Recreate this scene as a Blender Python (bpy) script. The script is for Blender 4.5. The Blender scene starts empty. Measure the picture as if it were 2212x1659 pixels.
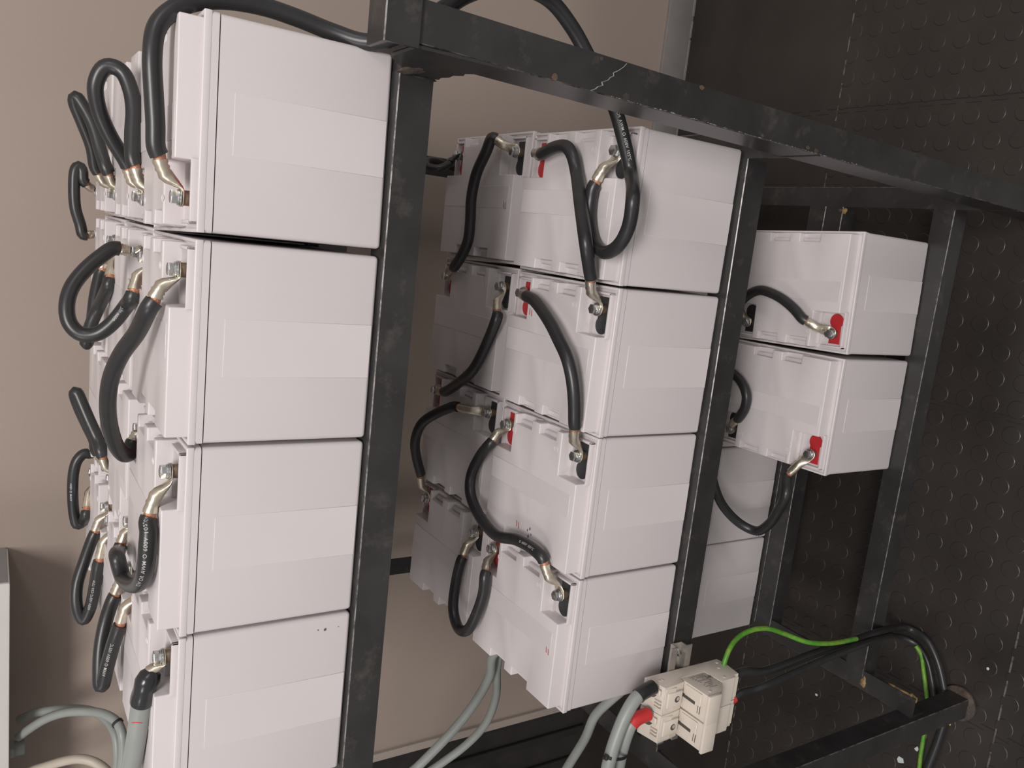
import bpy, bmesh, math, random
from mathutils import Vector, Matrix
from bpy_extras.object_utils import world_to_camera_view
random.seed(7)
SC = bpy.context.scene
COL = SC.collection
V = Vector
PI = math.pi

# measured layout (metres): cable routes and battery positions
CABLES = {
 'C1': {'a': [0.8823, 0.0353, 0.2355], 'p': [[0.9261, 0.032, 0.262], [0.9578, 0.03, 0.2672], [0.9918, 0.03, 0.2702], [1.0302, 0.03, 0.2728], [1.0633, 0.035, 0.2679], [1.0884, 0.04, 0.2465], [1.106, 0.045, 0.2093], [1.1119, 0.045, 0.1576], [1.1077, 0.04, 0.115], [1.0991, 0.03, 0.072], [1.0927, 0.01, 0.0347], [1.1075, -0.015, 0.0001], [1.1427, -0.03, -0.0428], [1.1704, -0.02, -0.0789], [1.2027, 0.0, -0.1491], [1.2043, 0.01, -0.2189], [1.1782, 0.01, -0.2623], [1.1358, 0.008, -0.3047], [1.0921, 0.0, -0.3416], [1.0421, -0.006, -0.3672], [0.9979, -0.008, -0.3868], [0.9532, -0.0665, -0.349], [0.9144, -0.0559, -0.357], [0.8854, -0.0329, -0.361], [0.8739, -0.0022, -0.362], [0.8868, 0.028, -0.363], [0.9215, 0.0482, -0.364], [0.9535, 0.0525, -0.365], [0.977, 0.0482, -0.367]], 'b': [1.0297, 0.0356, -0.3935], 'r': 0.0105},
 'C2': {'a': [0.8795, 0.3305, 0.2355], 'p': [[0.9196, 0.324, 0.2557], [0.9584, 0.3129, 0.2816], [0.992, 0.3038, 0.2976], [1.0231, 0.2962, 0.3018], [1.0462, 0.2902, 0.2901], [1.0432, 0.2855, 0.2725], [1.0195, 0.279, 0.2613], [0.9925, 0.2726, 0.2574], [0.9596, 0.2652, 0.2592], [0.9202, 0.256, 0.2559]], 'b': [0.8746, 0.2541, 0.2355], 'r': 0.0105},
 'C3': {'a': [0.8805, 0.62, 0.2355], 'p': [[0.9144, 0.615, 0.2642], [0.9531, 0.6043, 0.2758], [0.998, 0.5908, 0.295], [1.0227, 0.5831, 0.3055], [1.0308, 0.5808, 0.3038], [1.0189, 0.5765, 0.2953], [0.9888, 0.5668, 0.2794], [0.943, 0.5538, 0.2668], [0.9131, 0.545, 0.2561]], 'b': [0.8795, 0.5495, 0.2355], 'r': 0.0105},
 'C4': {'a': [0.8805, 0.839, 0.2355], 'p': [[0.8962, 0.832, 0.2637], [0.9215, 0.832, 0.2705], [0.9302, 0.832, 0.277], [0.9198, 0.832, 0.2823], [0.8847, 0.832, 0.2841], [0.8455, 0.832, 0.2811], [0.812, 0.832, 0.271], [0.7969, 0.832, 0.2611]], 'b': [0.801, 0.835, 0.2355], 'r': 0.0105},
 'C5': {'a': [0.7995, 0.0358, 0.2355], 'p': [[0.7613, 0.036, 0.2613], [0.7179, 0.0764, 0.2727], [0.6879, 0.1048, 0.2847], [0.6552, 0.1319, 0.2922], [0.6188, 0.1589, 0.2931], [0.5744, 0.1898, 0.2865], [0.5348, 0.2169, 0.2728], [0.5192, 0.2298, 0.2602], [0.5224, 0.2385, 0.2508], [0.5342, 0.25, 0.2483]], 'b': [0.5523, 0.2546, 0.2355], 'r': 0.0105},
 'C6': {'a': [0.7998, 0.325, 0.2355], 'p': [[0.803, 0.324, 0.2642], [0.7915, 0.3171, 0.2874], [0.7696, 0.3089, 0.3094], [0.7446, 0.3009, 0.3262], [0.7193, 0.294, 0.332], [0.6958, 0.2875, 0.3282], [0.6822, 0.2818, 0.3142], [0.6843, 0.2762, 0.2957], [0.7032, 0.2688, 0.276], [0.729, 0.2609, 0.2606], [0.748, 0.2383, 0.2553]], 'b': [0.7975, 0.2548, 0.2355], 'r': 0.0105},
 'C7': {'a': [0.7998, 0.544, 0.2355], 'p': [[0.7405, 0.5005, 0.255], [0.6901, 0.5585, 0.2645], [0.6581, 0.5678, 0.275], [0.6311, 0.5752, 0.2809], [0.6192, 0.5783, 0.2811], [0.6317, 0.5821, 0.2767], [0.663, 0.5912, 0.2707], [0.7024, 0.6024, 0.2661], [0.7464, 0.615, 0.2556]], 'b': [0.801, 0.616, 0.2355], 'r': 0.0105},
 'C8': {'a': [0.387, 0.543, 0.2355], 'p': [[0.4316, 0.5393, 0.2553], [0.4565, 0.5535, 0.2623], [0.4875, 0.564, 0.2749], [0.52, 0.575, 0.2875], [0.537, 0.5807, 0.2944], [0.5351, 0.5816, 0.2964], [0.5067, 0.5896, 0.2882], [0.4701, 0.6001, 0.2735], [0.4371, 0.6093, 0.2601], [0.4153, 0.615, 0.2546]], 'b': [0.388, 0.615, 0.2355], 'r': 0.0105},
 'C9': {'a': [0.388, 0.834, 0.2355], 'p': [[0.3566, 0.832, 0.2428], [0.3543, 0.832, 0.2555], [0.3411, 0.832, 0.2688], [0.3188, 0.832, 0.2751], [0.2742, 0.832, 0.277], [0.2187, 0.832, 0.2727], [0.1969, 0.832, 0.2664], [0.2042, 0.832, 0.258], [0.2439, 0.7841, 0.2552]], 'b': [0.311, 0.834, 0.2355], 'r': 0.0105},
 'C10': {'a': [0.311, 0.615, 0.2355], 'p': [[0.2625, 0.614, 0.2562], [0.2131, 0.6001, 0.2748], [0.1708, 0.5884, 0.2871], [0.1317, 0.5785, 0.2865], [0.1101, 0.5727, 0.2768], [0.1331, 0.5669, 0.2672], [0.1926, 0.554, 0.2598], [0.2339, 0.545, 0.2556]], 'b': [0.3105, 0.543, 0.2355], 'r': 0.0105},
 'C11': {'a': [0.387, 0.324, 0.2355], 'p': [[0.3535, 0.315, 0.2508], [0.3898, 0.1723, 0.2745], [0.3637, 0.1776, 0.268], [0.3763, 0.114, 0.2645], [0.4113, 0.0455, 0.263], [0.4386, 0.0221, 0.2625], [0.4687, 0.0178, 0.262], [0.4883, 0.0232, 0.2605], [0.4999, 0.03, 0.2593]], 'b': [0.554, 0.0356, 0.2355], 'r': 0.0105},
 'C12': {'a': [0.3105, 0.324, 0.2355], 'p': [[0.2667, 0.324, 0.2567], [0.2305, 0.312, 0.2708], [0.1975, 0.3018, 0.2776], [0.1605, 0.2907, 0.2799], [0.1377, 0.284, 0.2788], [0.1408, 0.2827, 0.2758], [0.1699, 0.2759, 0.2721], [0.2136, 0.2652, 0.2654], [0.2497, 0.256, 0.2573]], 'b': [0.3099, 0.253, 0.2355], 'r': 0.0105},
 'C13': {'a': [0.3099, 0.034, 0.2355], 'p': [[0.2808, 0.0289, 0.2562], [0.2432, 0.04, 0.2594], [0.201, 0.05, 0.2611], [0.1486, 0.07, 0.2624], [0.0666, 0.1, 0.2648], [-0.15, 0.12, 0.19], [-0.4, 0.14, 0.08], [-0.66, 0.12, -0.35], [-0.84, 0.1, -1.0], [-0.98, 0.06, -1.444]], 'b': None, 'r': 0.0125},
 'M1': {'a': [1.0323, 0.2545, -0.3935], 'p': [[1.0254, 0.1976, -0.361], [1.0338, 0.1488, -0.354], [1.0334, 0.1178, -0.354], [1.0197, 0.1028, -0.357], [0.9964, 0.0935, -0.361], [0.944, 0.0505, -0.345], [0.8824, 0.0054, -0.331], [0.8337, 0.0215, -0.361]], 'b': [0.7844, 0.0364, -0.3935], 'r': 0.0105},
 'M2': {'a': [0.7861, 0.2554, -0.3935], 'p': [[0.785, 0.1999, -0.365], [0.7827, 0.167, -0.357], [0.7697, 0.1303, -0.351], [0.7506, 0.0937, -0.347], [0.7295, 0.063, -0.344], [0.7031, 0.0336, -0.344], [0.6694, 0.0198, -0.349], [0.6323, 0.0153, -0.355], [0.5968, 0.0202, -0.365]], 'b': [0.541, 0.0388, -0.3935], 'r': 0.0105},
 'M3': {'a': [0.5401, 0.2578, -0.3935], 'p': [[0.5081, 0.2595, -0.365], [0.472, 0.2899, -0.361], [0.4269, 0.3094, -0.357], [0.396, 0.2996, -0.353], [0.3671, 0.265, -0.353], [0.3479, 0.1999, -0.355], [0.3631, 0.1336, -0.357], [0.365, 0.0883, -0.359], [0.353, 0.0579, -0.365]], 'b': [0.2958, 0.0396, -0.3935], 'r': 0.0105},
 'M4': {'a': [0.2941, 0.2586, -0.3935], 'p': [[0.2602, 0.2323, -0.365], [0.225, 0.2268, -0.361], [0.1823, 0.2305, -0.354], [0.1369, 0.25, -0.349], [0.1239, 0.2827, -0.349], [0.1487, 0.3145, -0.351], [0.2056, 0.3275, -0.359], [0.2549, 0.3217, -0.365]], 'b': [0.3, 0.33, -0.3935], 'r': 0.0105},
 'M5': {'a': [1.038, 0.33, -0.3935], 'p': [[1.0575, 0.3543, -0.361], [1.0355, 0.3716, -0.354], [0.9943, 0.4065, -0.357], [0.9485, 0.4204, -0.359], [0.9065, 0.419, -0.361], [0.8682, 0.4203, -0.361], [0.8342, 0.447, -0.363], [0.8128, 0.4772, -0.367]], 'b': [0.79, 0.548, -0.3935], 'r': 0.0105},
 'M6': {'a': [0.79, 0.329, -0.3935], 'p': [[0.7413, 0.2925, -0.367], [0.6839, 0.3093, -0.361], [0.6303, 0.3405, -0.357], [0.5857, 0.4075, -0.361], [0.5579, 0.4671, -0.367]], 'b': [0.545, 0.548, -0.3935], 'r': 0.0105},
 'M7': {'a': [0.545, 0.329, -0.3935], 'p': [[0.5407, 0.4017, -0.365], [0.5142, 0.4585, -0.349], [0.4865, 0.4889, -0.334], [0.4432, 0.5133, -0.334], [0.3985, 0.5285, -0.349], [0.3609, 0.5333, -0.365]], 'b': [0.3, 0.549, -0.3935], 'r': 0.0105},
 'M8': {'a': [1.038, 0.549, -0.3935], 'p': [[1.018, 0.535, -0.3657], [1.0051, 0.535, -0.3459], [1.0038, 0.55, -0.3284], [1.0132, 0.57, -0.3269], [1.0234, 0.59, -0.3496], [1.0221, 0.6, -0.3777], [1.0167, 0.605, -0.4064], [1.0142, 0.605, -0.458]], 'b': None, 'r': 0.0075},
 'L1': {'a': [0.7654, 0.0403, -0.9991], 'p': [[0.784, 0.0823, -0.9696], [0.8022, 0.1069, -0.9626], [0.8209, 0.1412, -0.9596], [0.8305, 0.1758, -0.9596], [0.8322, 0.2074, -0.9626], [0.8155, 0.2436, -0.9666], [0.7891, 0.2621, -0.9726]], 'b': [0.7577, 0.2591, -0.9991], 'r': 0.0105},
 'L2': {'a': [0.5121, 0.2584, -0.9991], 'p': [[0.5467, 0.2158, -0.9706], [0.5727, 0.1953, -0.9626], [0.6039, 0.1898, -0.9566], [0.6306, 0.2098, -0.9566], [0.6479, 0.2533, -0.9606], [0.6506, 0.3014, -0.9666], [0.6413, 0.3397, -0.9706]], 'b': [0.659, 0.551, -0.9991], 'r': 0.0105},
 'L3': {'a': [0.5147, 0.0394, -0.9991], 'p': [[0.4616, 0.0748, -0.9896], [0.4273, 0.055, -0.965], [0.3752, 0.09, -0.9958], [0.3267, 0.13, -1.0239], [0.2955, 0.17, -1.0365], [0.303, 0.2, -1.0178], [0.3432, 0.22, -0.9729], [0.389, 0.23, -0.9453], [0.426, 0.25, -0.9478], [0.4574, 0.27, -0.9679]], 'b': [0.659, 0.332, -0.9991], 'r': 0.0105},
 'G1': {'a': None, 'p': [[-0.3233, 0.93, 0.3665], [-0.2866, 0.9, 0.3413], [-0.2548, 0.87, 0.3158], [-0.2312, 0.84, 0.2853], [-0.2134, 0.8, 0.2481], [-0.2047, 0.76, 0.2141], [-0.2113, 0.73, 0.1934], [-0.2278, 0.71, 0.1865], [-0.2693, 0.7, 0.1849], [-0.3449, 0.7, 0.1866], [-0.75, 0.7, -0.05], [-1.0, 0.7, -0.5], [-1.2, 0.65, -1.1], [-1.32, 0.6, -1.446]], 'b': None, 'r': 0.0095},
 'G2': {'a': None, 'p': [[-0.3127, 0.98, 0.3652], [-0.2974, 0.97, 0.3422], [-0.2847, 0.95, 0.3031], [-0.2742, 0.92, 0.259], [-0.262, 0.87, 0.2217], [-0.2691, 0.83, 0.1978], [-0.2876, 0.8, 0.1869], [-0.332, 0.78, 0.1845], [-0.4001, 0.78, 0.1846], [-0.8, 0.76, -0.05], [-1.05, 0.76, -0.5], [-1.25, 0.71, -1.1], [-1.37, 0.66, -1.446]], 'b': None, 'r': 0.0095},
 'G3': {'a': None, 'p': [[-0.43, 0.95, 0.3609], [-0.4038, 0.92, 0.3061], [-0.3878, 0.9, 0.2791], [-0.3774, 0.88, 0.2493], [-0.3838, 0.86, 0.2174], [-0.4128, 0.85, 0.1913], [-0.4667, 0.84, 0.1778], [-0.85, 0.82, -0.05], [-1.1, 0.82, -0.5], [-1.3, 0.77, -1.1], [-1.42, 0.72, -1.446]], 'b': None, 'r': 0.0105},
 'H1': {'a': None, 'p': [[0.065, 0.3, -0.6], [0.062, 0.31, -0.53], [0.0119, 0.35, -0.4853], [-0.0604, 0.38, -0.5004], [-0.1386, 0.41, -0.4904], [-0.2148, 0.44, -0.4633], [-0.3162, 0.48, -0.4047], [-0.3771, 0.5, -0.3537], [-0.55, 0.54, -0.32], [-0.8, 0.56, -0.5], [-1.0, 0.54, -1.0], [-1.1, 0.5, -1.446]], 'b': None, 'r': 0.0105},
 'H2': {'a': None, 'p': [[0.045, 0.36, -0.6], [0.048, 0.37, -0.53], [-0.0396, 0.39, -0.5242], [-0.1457, 0.42, -0.5508], [-0.2314, 0.45, -0.5517], [-0.2969, 0.48, -0.5251], [-0.3661, 0.52, -0.4756], [-0.4242, 0.55, -0.4164], [-0.56, 0.6, -0.38], [-0.8, 0.62, -0.58], [-1.0, 0.6, -1.05], [-1.12, 0.56, -1.447]], 'b': None, 'r': 0.0095},
 'H3': {'a': None, 'p': [[0.0642, 0.06, -0.5902], [0.0327, 0.08, -0.5811], [-0.0233, 0.12, -0.5853], [-0.1033, 0.16, -0.603], [-0.1897, 0.2, -0.6042], [-0.2522, 0.22, -0.5926], [-0.3, 0.24, -0.58], [-0.55, 0.24, -0.7], [-0.74, 0.22, -1.0], [-0.88, 0.2, -1.3], [-0.98, 0.2, -1.447]], 'b': None, 'r': 0.0095},
 'F1': {'a': None, 'p': [[0.1452, -0.058, -0.5463], [0.1377, -0.06, -0.5108], [0.1099, -0.062, -0.487], [0.0727, -0.064, -0.4712], [0.0433, -0.066, -0.4624], [-0.0055, -0.07, -0.4592], [-0.16, -0.1, -0.6], [-0.4, -0.16, -0.66], [-0.62, -0.2, -0.95], [-0.78, -0.22, -1.3], [-0.9, -0.22, -1.445]], 'b': None, 'r': 0.0115},
 'F2': {'a': None, 'p': [[0.0946, -0.058, -0.5438], [0.0886, -0.058, -0.5108], [0.0532, -0.056, -0.4999], [0.0268, -0.055, -0.4969], [-0.0333, -0.05, -0.5072], [-0.14, -0.06, -0.64], [-0.38, -0.11, -0.7], [-0.6, -0.14, -0.98], [-0.76, -0.16, -1.3], [-0.88, -0.15, -1.446]], 'b': None, 'r': 0.0105},
 'F3': {'a': None, 'p': [[0.1484, -0.055, -0.7236], [0.1637, -0.055, -0.7264], [0.1798, -0.05, -0.7406], [0.1902, -0.04, -0.7744], [0.1968, -0.04, -0.8065], [0.1971, -0.045, -0.8402], [0.1748, -0.05, -0.9025], [0.1639, -0.07, -0.9351], [0.153, -0.08, -0.9989], [0.1442, -0.078, -1.0962]], 'b': None, 'r': 0.0048},
 'F4': {'a': None, 'p': [[0.131, -0.066, -0.712], [0.131, -0.068, -0.732], [0.1365, -0.072, -0.7663], [0.1284, -0.075, -0.8033], [0.1252, -0.07, -0.8904], [0.1264, -0.065, -0.982], [0.1247, -0.06, -1.0961], [0.1241, -0.052, -1.2062], [0.0718, 0.0105, -1.4], [0.0665, 0.0021, -1.446], [0.0597, -0.0386, -1.449], [0.0284, -0.0703, -1.449], [-0.0172, -0.0954, -1.449], [-0.0761, -0.1164, -1.449], [-0.1479, -0.1156, -1.449], [-0.2394, -0.1049, -1.449], [-0.3174, -0.0988, -1.449]], 'b': None, 'r': 0.0085},
 'F5': {'a': None, 'p': [[0.086, -0.078, -0.712], [0.086, -0.079, -0.728], [0.1015, -0.08, -0.7566], [0.1006, -0.082, -0.7825], [0.1062, -0.088, -0.8065], [0.1172, -0.09, -0.8952], [0.1282, -0.09, -0.9923], [0.1313, -0.085, -1.1058], [0.11, -0.055, -1.2317], [0.0431, 0.0114, -1.43], [0.0364, -0.0123, -1.452], [0.0152, -0.046, -1.452], [-0.0362, -0.0727, -1.452], [-0.0958, -0.0941, -1.452]], 'b': None, 'r': 0.0065},
 'F6': {'a': None, 'p': [[0.0349, -0.0223, -1.442], [0.0202, -0.0357, -1.448], [-0.0107, -0.0432, -1.454], [-0.0511, -0.0573, -1.454], [-0.092, -0.0704, -1.454], [-0.1665, -0.0776, -1.454], [-0.2199, -0.0804, -1.454], [-0.3009, -0.0889, -1.454]], 'b': None, 'r': 0.005},
}
BATTERIES = {
 't1': [0, 0.8465, 0, 0.035, 1],
 't2': [0, 0.5968, 0, 0.009, 0],
 't3': [0, 0.3513, 0, 0.008, 0],
 't4': [0, 0.1069, 0, 0, 0],
 'u1': [0, 0.8425, 0.2965, 0.0, 1],
 'u2': [0, 0.5968, 0.291, 0, 0],
 'u3': [0, 0.35, 0.29, 0, 1],
 'u4': [0, 0.1075, 0.29, 0, 0],
 'v1': [0, 0.8435, 0.586, 0.0, 1],
 'v2': [0, 0.598, 0.582, 0, 0],
 'v3': [0, 0.351, 0.581, 0, 1],
 'v4': [0, 0.108, 0.581, 0, 0],
 'm1': [1, 0.8263, 0.004, -0.012, 0],
 'm2': [1, 0.5811, 0.004, -0.008, 0],
 'm3': [1, 0.3381, 0.004, 0.004, 0],
 'm4': [1, 0.0931, 0.004, 0.008, 0],
 'n1': [1, 0.835, 0.296, 0.0, 0],
 'n2': [1, 0.587, 0.295, 0, 0],
 'n3': [1, 0.342, 0.295, 0, 0],
 'n4': [1, 0.097, 0.296, 0, 0],
 'b1': [2, 0.7296, 0.005, 0.035, 1],
 'b2': [2, 0.4781, 0.005, 0.012, 1],
 'c1': [2, 0.698, 0.303, 0, 0],
 'c2': [2, 0.456, 0.298, 0, 0],
 'c3': [2, 0.214, 0.294, 0, 0],
 'c4': [2, -0.0284, 0.294, 0, 0],
}

SHELF_Z = (0.0, -0.629, -1.2346)
W, D = 0.24, 0.287          # battery width and depth
SEAM, SKIRT, TOPZ = 0.208, 0.222, 0.249
FLOOR_Z = -1.46
WALL_Y = 1.08

# ------------------------------------------------------------------ materials
def mat(name, col, rough=.5, metal=0., var=0., vscale=20., bump=0., bscale=200., spec=.5, col2=None, c2lo=.55, c2hi=.7, c2scale=30., coat=0.):
    m = bpy.data.materials.new(name); m.use_nodes = True
    nt = m.node_tree; N = nt.nodes; L = nt.links
    p = N['Principled BSDF']
    p.inputs['Roughness'].default_value = rough
    p.inputs['Metallic'].default_value = metal
    p.inputs['Specular IOR Level'].default_value = spec
    p.inputs['Coat Weight'].default_value = coat
    p.inputs['Base Color'].default_value = (*col, 1)
    tc = N.new('ShaderNodeTexCoord')
    last = None
    if var > 0:
        nz = N.new('ShaderNodeTexNoise'); nz.inputs['Scale'].default_value = vscale; nz.inputs['Detail'].default_value = 5
        L.new(tc.outputs['Object'], nz.inputs['Vector'])
        r = N.new('ShaderNodeValToRGB')
        r.color_ramp.elements[0].position = .3; r.color_ramp.elements[1].position = .7
        r.color_ramp.elements[0].color = (*[c*(1-var) for c in col], 1)
        r.color_ramp.elements[1].color = (*[min(1, c*(1+var)) for c in col], 1)
        L.new(nz.outputs['Fac'], r.inputs['Fac']); last = r.outputs['Color']
    if col2 is not None:
        nz = N.new('ShaderNodeTexNoise'); nz.inputs['Scale'].default_value = c2scale; nz.inputs['Detail'].default_value = 8; nz.inputs['Roughness'].default_value = .7
        L.new(tc.outputs['Object'], nz.inputs['Vector'])
        r = N.new('ShaderNodeValToRGB')
        r.color_ramp.elements[0].position = c2lo; r.color_ramp.elements[1].position = c2hi
        L.new(nz.outputs['Fac'], r.inputs['Fac'])
        mx = N.new('ShaderNodeMix'); mx.data_type = 'RGBA'
        mx.inputs['A'].default_value = (*col, 1); mx.inputs['B'].default_value = (*col2, 1)
        if last: L.new(last, mx.inputs['A'])
        L.new(r.outputs['Color'], mx.inputs['Factor']); last = mx.outputs['Result']
    if last: L.new(last, p.inputs['Base Color'])
    if bump > 0:
        nz = N.new('ShaderNodeTexNoise'); nz.inputs['Scale'].default_value = bscale; nz.inputs['Detail'].default_value = 4
        L.new(tc.outputs['Object'], nz.inputs['Vector'])
        b = N.new('ShaderNodeBump'); b.inputs['Strength'].default_value = bump; b.inputs['Distance'].default_value = .002
        L.new(nz.outputs['Fac'], b.inputs['Height']); L.new(b.outputs['Normal'], p.inputs['Normal'])
    return m

M = dict(
    plastic=mat('battery_plastic', (.595, .556, .560), .38, var=.02, vscale=6, bump=.04, bscale=900),
    red=mat('red_plastic', (.42, .022, .028), .42),
    black=mat('black_plastic', (.022, .023, .026), .4),
    brass=mat('terminal_brass', (.30, .22, .16), .4, .8, var=.15, vscale=90),
    zinc=mat('zinc_plated_bolt', (.56, .57, .57), .27, .95, var=.12, vscale=140),
    lug=mat('tinned_copper', (.66, .60, .49), .34, .92, var=.14, vscale=80, bump=.12, bscale=150),
    copper=mat('copper_strands', (.52, .245, .15), .5, .55, var=.3, vscale=400, bump=.5, bscale=500),
    rubber=mat('black_cable_sheath', (.021, .021, .022), .36, var=.15, vscale=30, bump=.05, bscale=90),
    print_=mat('white_ink', (.42, .41, .40), .6),
    grey=mat('grey_cable_sheath', (.245, .262, .248), .42, var=.05),
    cream=mat('cream_cable_sheath', (.47, .42, .35), .45, var=.05),
    sleeve=mat('heat_shrink_sleeve', (.02, .021, .023), .25, bump=.25, bscale=60),
    redsleeve=mat('red_insulating_sleeve', (.52, .03, .03), .45, var=.1),
    green=mat('green_yellow_wire', (.065, .255, .022), .42, col2=(.17, .30, .03), c2lo=.45, c2hi=.6, c2scale=45),
    steel=mat('painted_steel', (.0255, .0240, .0245), .33, var=.25, vscale=14, bump=.05, bscale=60, col2=(.075, .065, .058), c2lo=.56, c2hi=.8, c2scale=22),
    worn=mat('worn_steel_edge', (.22, .21, .20), .38, .6, col2=(.05, .045, .045), c2lo=.42, c2hi=.62, c2scale=55),
    rust=mat('rusty_weld', (.10, .065, .042), .62, col2=(.035, .03, .028), c2lo=.4, c2hi=.6, c2scale=50, bump=.9, bscale=70),
    chip=mat('bare_scratch', (.26, .25, .24), .5),
    gold=mat('yellow_primer', (.30, .19, .07), .6, col2=(.06, .045, .035), c2lo=.45, c2hi=.6, c2scale=60),
    wall=mat('beige_wall_paint', (.330, .268, .228), .7, var=.025, vscale=2.5, bump=.15, bscale=500),
    base=mat('grey_baseboard', (.215, .20, .19), .6, var=.12, vscale=10),
    trim=mat('cream_trim', (.40, .345, .30), .6),
    dark=mat('dark_panel', (.019, .0165, .0155), .85, var=.2),
    floor=mat('dark_rubber_floor', (.0285, .0240, .0220), .34, var=.22, vscale=5, bump=.05, bscale=160, spec=.5),
    seam=mat('lit_tile_seam_edge', (.13, .12, .11), .6, col2=(.035, .03, .028), c2lo=.45, c2hi=.6, c2scale=60),  # light caught on the tile tooth edges, put into the strip colour
    gap=mat('tile_seam_gap', (.008, .007, .007), .8),
    fuse=mat('cream_moulding', (.60, .54, .47), .42, var=.04, vscale=25, bump=.03, bscale=400),
    slot=mat('slot_interior', (.06, .055, .05), .7),
    ink=mat('dark_label_ink', (.13, .12, .16), .7),
    cabinet=mat('white_cabinet_paint', (.62, .60, .58), .4, var=.02),
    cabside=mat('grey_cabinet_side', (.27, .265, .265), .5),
    pen=mat('red_pen', (.50, .03, .03), .6),
    penb=mat('dark_pen', (.09, .07, .075), .6),
    speck=mat('pale_scrap', (.50, .55, .56), .7),
    amber=mat('amber_scrap', (.45, .36, .12), .7),
    galv=mat('galvanised_rail', (.50, .47, .43), .36, .8, var=.1, vscale=60),
)

# ------------------------------------------------------------------ mesh helpers
def merge(dst, src, mi=None):
    mp = {}
    for v in src.verts: mp[v] = dst.verts.new(v.co)
    for f in src.faces:
        try: nf = dst.faces.new([mp[v] for v in f.verts])
        except ValueError: continue
        nf.material_index = f.material_index if mi is None else mi
        nf.smooth = True
    src.free()

def box(bm, x0, x1, y0, y1, z0, z1, bev=0., seg=2, mi=0, mtx=None):
    t = bmesh.new()
    bmesh.ops.create_cube(t, size=1.0)
    for v in t.verts:
        v.co = V((x0+(v.co.x+.5)*(x1-x0), y0+(v.co.y+.5)*(y1-y0), z0+(v.co.z+.5)*(z1-z0)))
    if bev > 0:
        bmesh.ops.bevel(t, geom=list(t.edges), offset=bev, segments=seg, profile=.5, affect='EDGES', clamp_overlap=True)
    if mtx is not None: bmesh.ops.transform(t, matrix=mtx, verts=t.verts)
    merge(bm, t, mi)

def prism(bm, outline, h0, h1, axis='z', bev=0., seg=2, mi=0, both=False, corner=0.):
    """outline: 2-D polygon; extruded along axis from h0 to h1 (axis z: (x,y); axis x: (y,z))."""
    def P3(a, b, h): return V((a, b, h)) if axis == 'z' else V((h, a, b))
    t = bmesh.new()
    lo = [t.verts.new(P3(a, b, h0)) for a, b in outline]
    hi = [t.verts.new(P3(a, b, h1)) for a, b in outline]
    n = len(outline)
    fl = t.faces.new(lo[::-1]); fh = t.faces.new(hi)
    for i in range(n):
        t.faces.new([lo[i], lo[(i+1) % n], hi[(i+1) % n], hi[i]])
    bmesh.ops.recalc_face_normals(t, faces=t.faces)
    if bev > 0:
        es = [e for e in fh.edges]
        if both: es += list(fl.edges)
        if corner: es += [e for e in t.edges if e not in fh.edges[:] and e not in fl.edges[:]]
        bmesh.ops.bevel(t, geom=es, offset=bev, segments=seg, profile=.5, affect='EDGES', clamp_overlap=True)
    merge(bm, t, mi)

def cyl(bm, p, axis, r, h, n=24, mi=0, bev=0., r2=None):
    """cylinder from p along axis with length h"""
    t = bmesh.new()
    a = V(axis).normalized()
    bmesh.ops.create_cone(t, cap_ends=True, segments=n, radius1=r, radius2=r if r2 is None else r2, depth=h)
    if bev > 0:
        es = [e for e in t.edges if e.is_boundary is False and abs(e.verts[0].co.z-e.verts[1].co.z) < 1e-7]
        bmesh.ops.bevel(t, geom=es, offset=bev, segments=2, profile=.5, affect='EDGES')
    q = V((0, 0, 1)).rotation_difference(a).to_matrix().to_4x4()
    bmesh.ops.transform(t, matrix=Matrix.Translation(V(p)+a*h*.5) @ q, verts=t.verts)
    merge(bm, t, mi)

def ring(bm, p, r, w, h, n=28, mi=0):
    """flat raised ring lying on a horizontal face"""
    p = V(p)
    vs = []
    for k in range(n):
        c, s = math.cos(2*PI*k/n), math.sin(2*PI*k/n)
        vs.append([bm.verts.new(p+V((c*rr, s*rr, hh))) for rr, hh in ((r+w, -.0002), (r+w*.4, h), (r-w*.4, h), (r-w, -.0002))])
    for k in range(n):
        a, b = vs[k], vs[(k+1) % n]
        for j in range(3):
            f = bm.faces.new([a[j], b[j], b[j+1], a[j+1]]); f.material_index = mi; f.smooth = True

def catmull(pts, step=.004):
    pts = [V(p) for p in pts]
    if len(pts) < 3: return pts
    e = [pts[0]*2-pts[1]] + pts + [pts[-1]*2-pts[-2]]
    out = []
    for i in range(1, len(e)-2):
        p0, p1, p2, p3 = e[i-1], e[i], e[i+1], e[i+2]
        t0 = 0; t1 = t0+max((p1-p0).length, 1e-5)**.5; t2 = t1+max((p2-p1).length, 1e-5)**.5; t3 = t2+max((p3-p2).length, 1e-5)**.5
        n = max(2, int((p2-p1).length/step))
        for k in range(n):
            t = t1+(t2-t1)*k/n
            A1 = p0*((t1-t)/(t1-t0))+p1*((t-t0)/(t1-t0)); A2 = p1*((t2-t)/(t2-t1))+p2*((t-t1)/(t2-t1)); A3 = p2*((t3-t)/(t3-t2))+p3*((t-t2)/(t3-t2))
            B1 = A1*((t2-t)/(t2-t0))+A2*((t-t0)/(t2-t0)); B2 = A2*((t3-t)/(t3-t1))+A3*((t-t1)/(t3-t1))
            out.append(B1*((t2-t)/(t2-t1))+B2*((t-t1)/(t2-t1)))
    out.append(pts[-1])
    return out

def smooth_path(p, it=2):
    for _ in range(it):
        p = [p[0]] + [(p[i-1]+p[i]*2+p[i+1])/4 for i in range(1, len(p)-1)] + [p[-1]]
    return p

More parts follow.
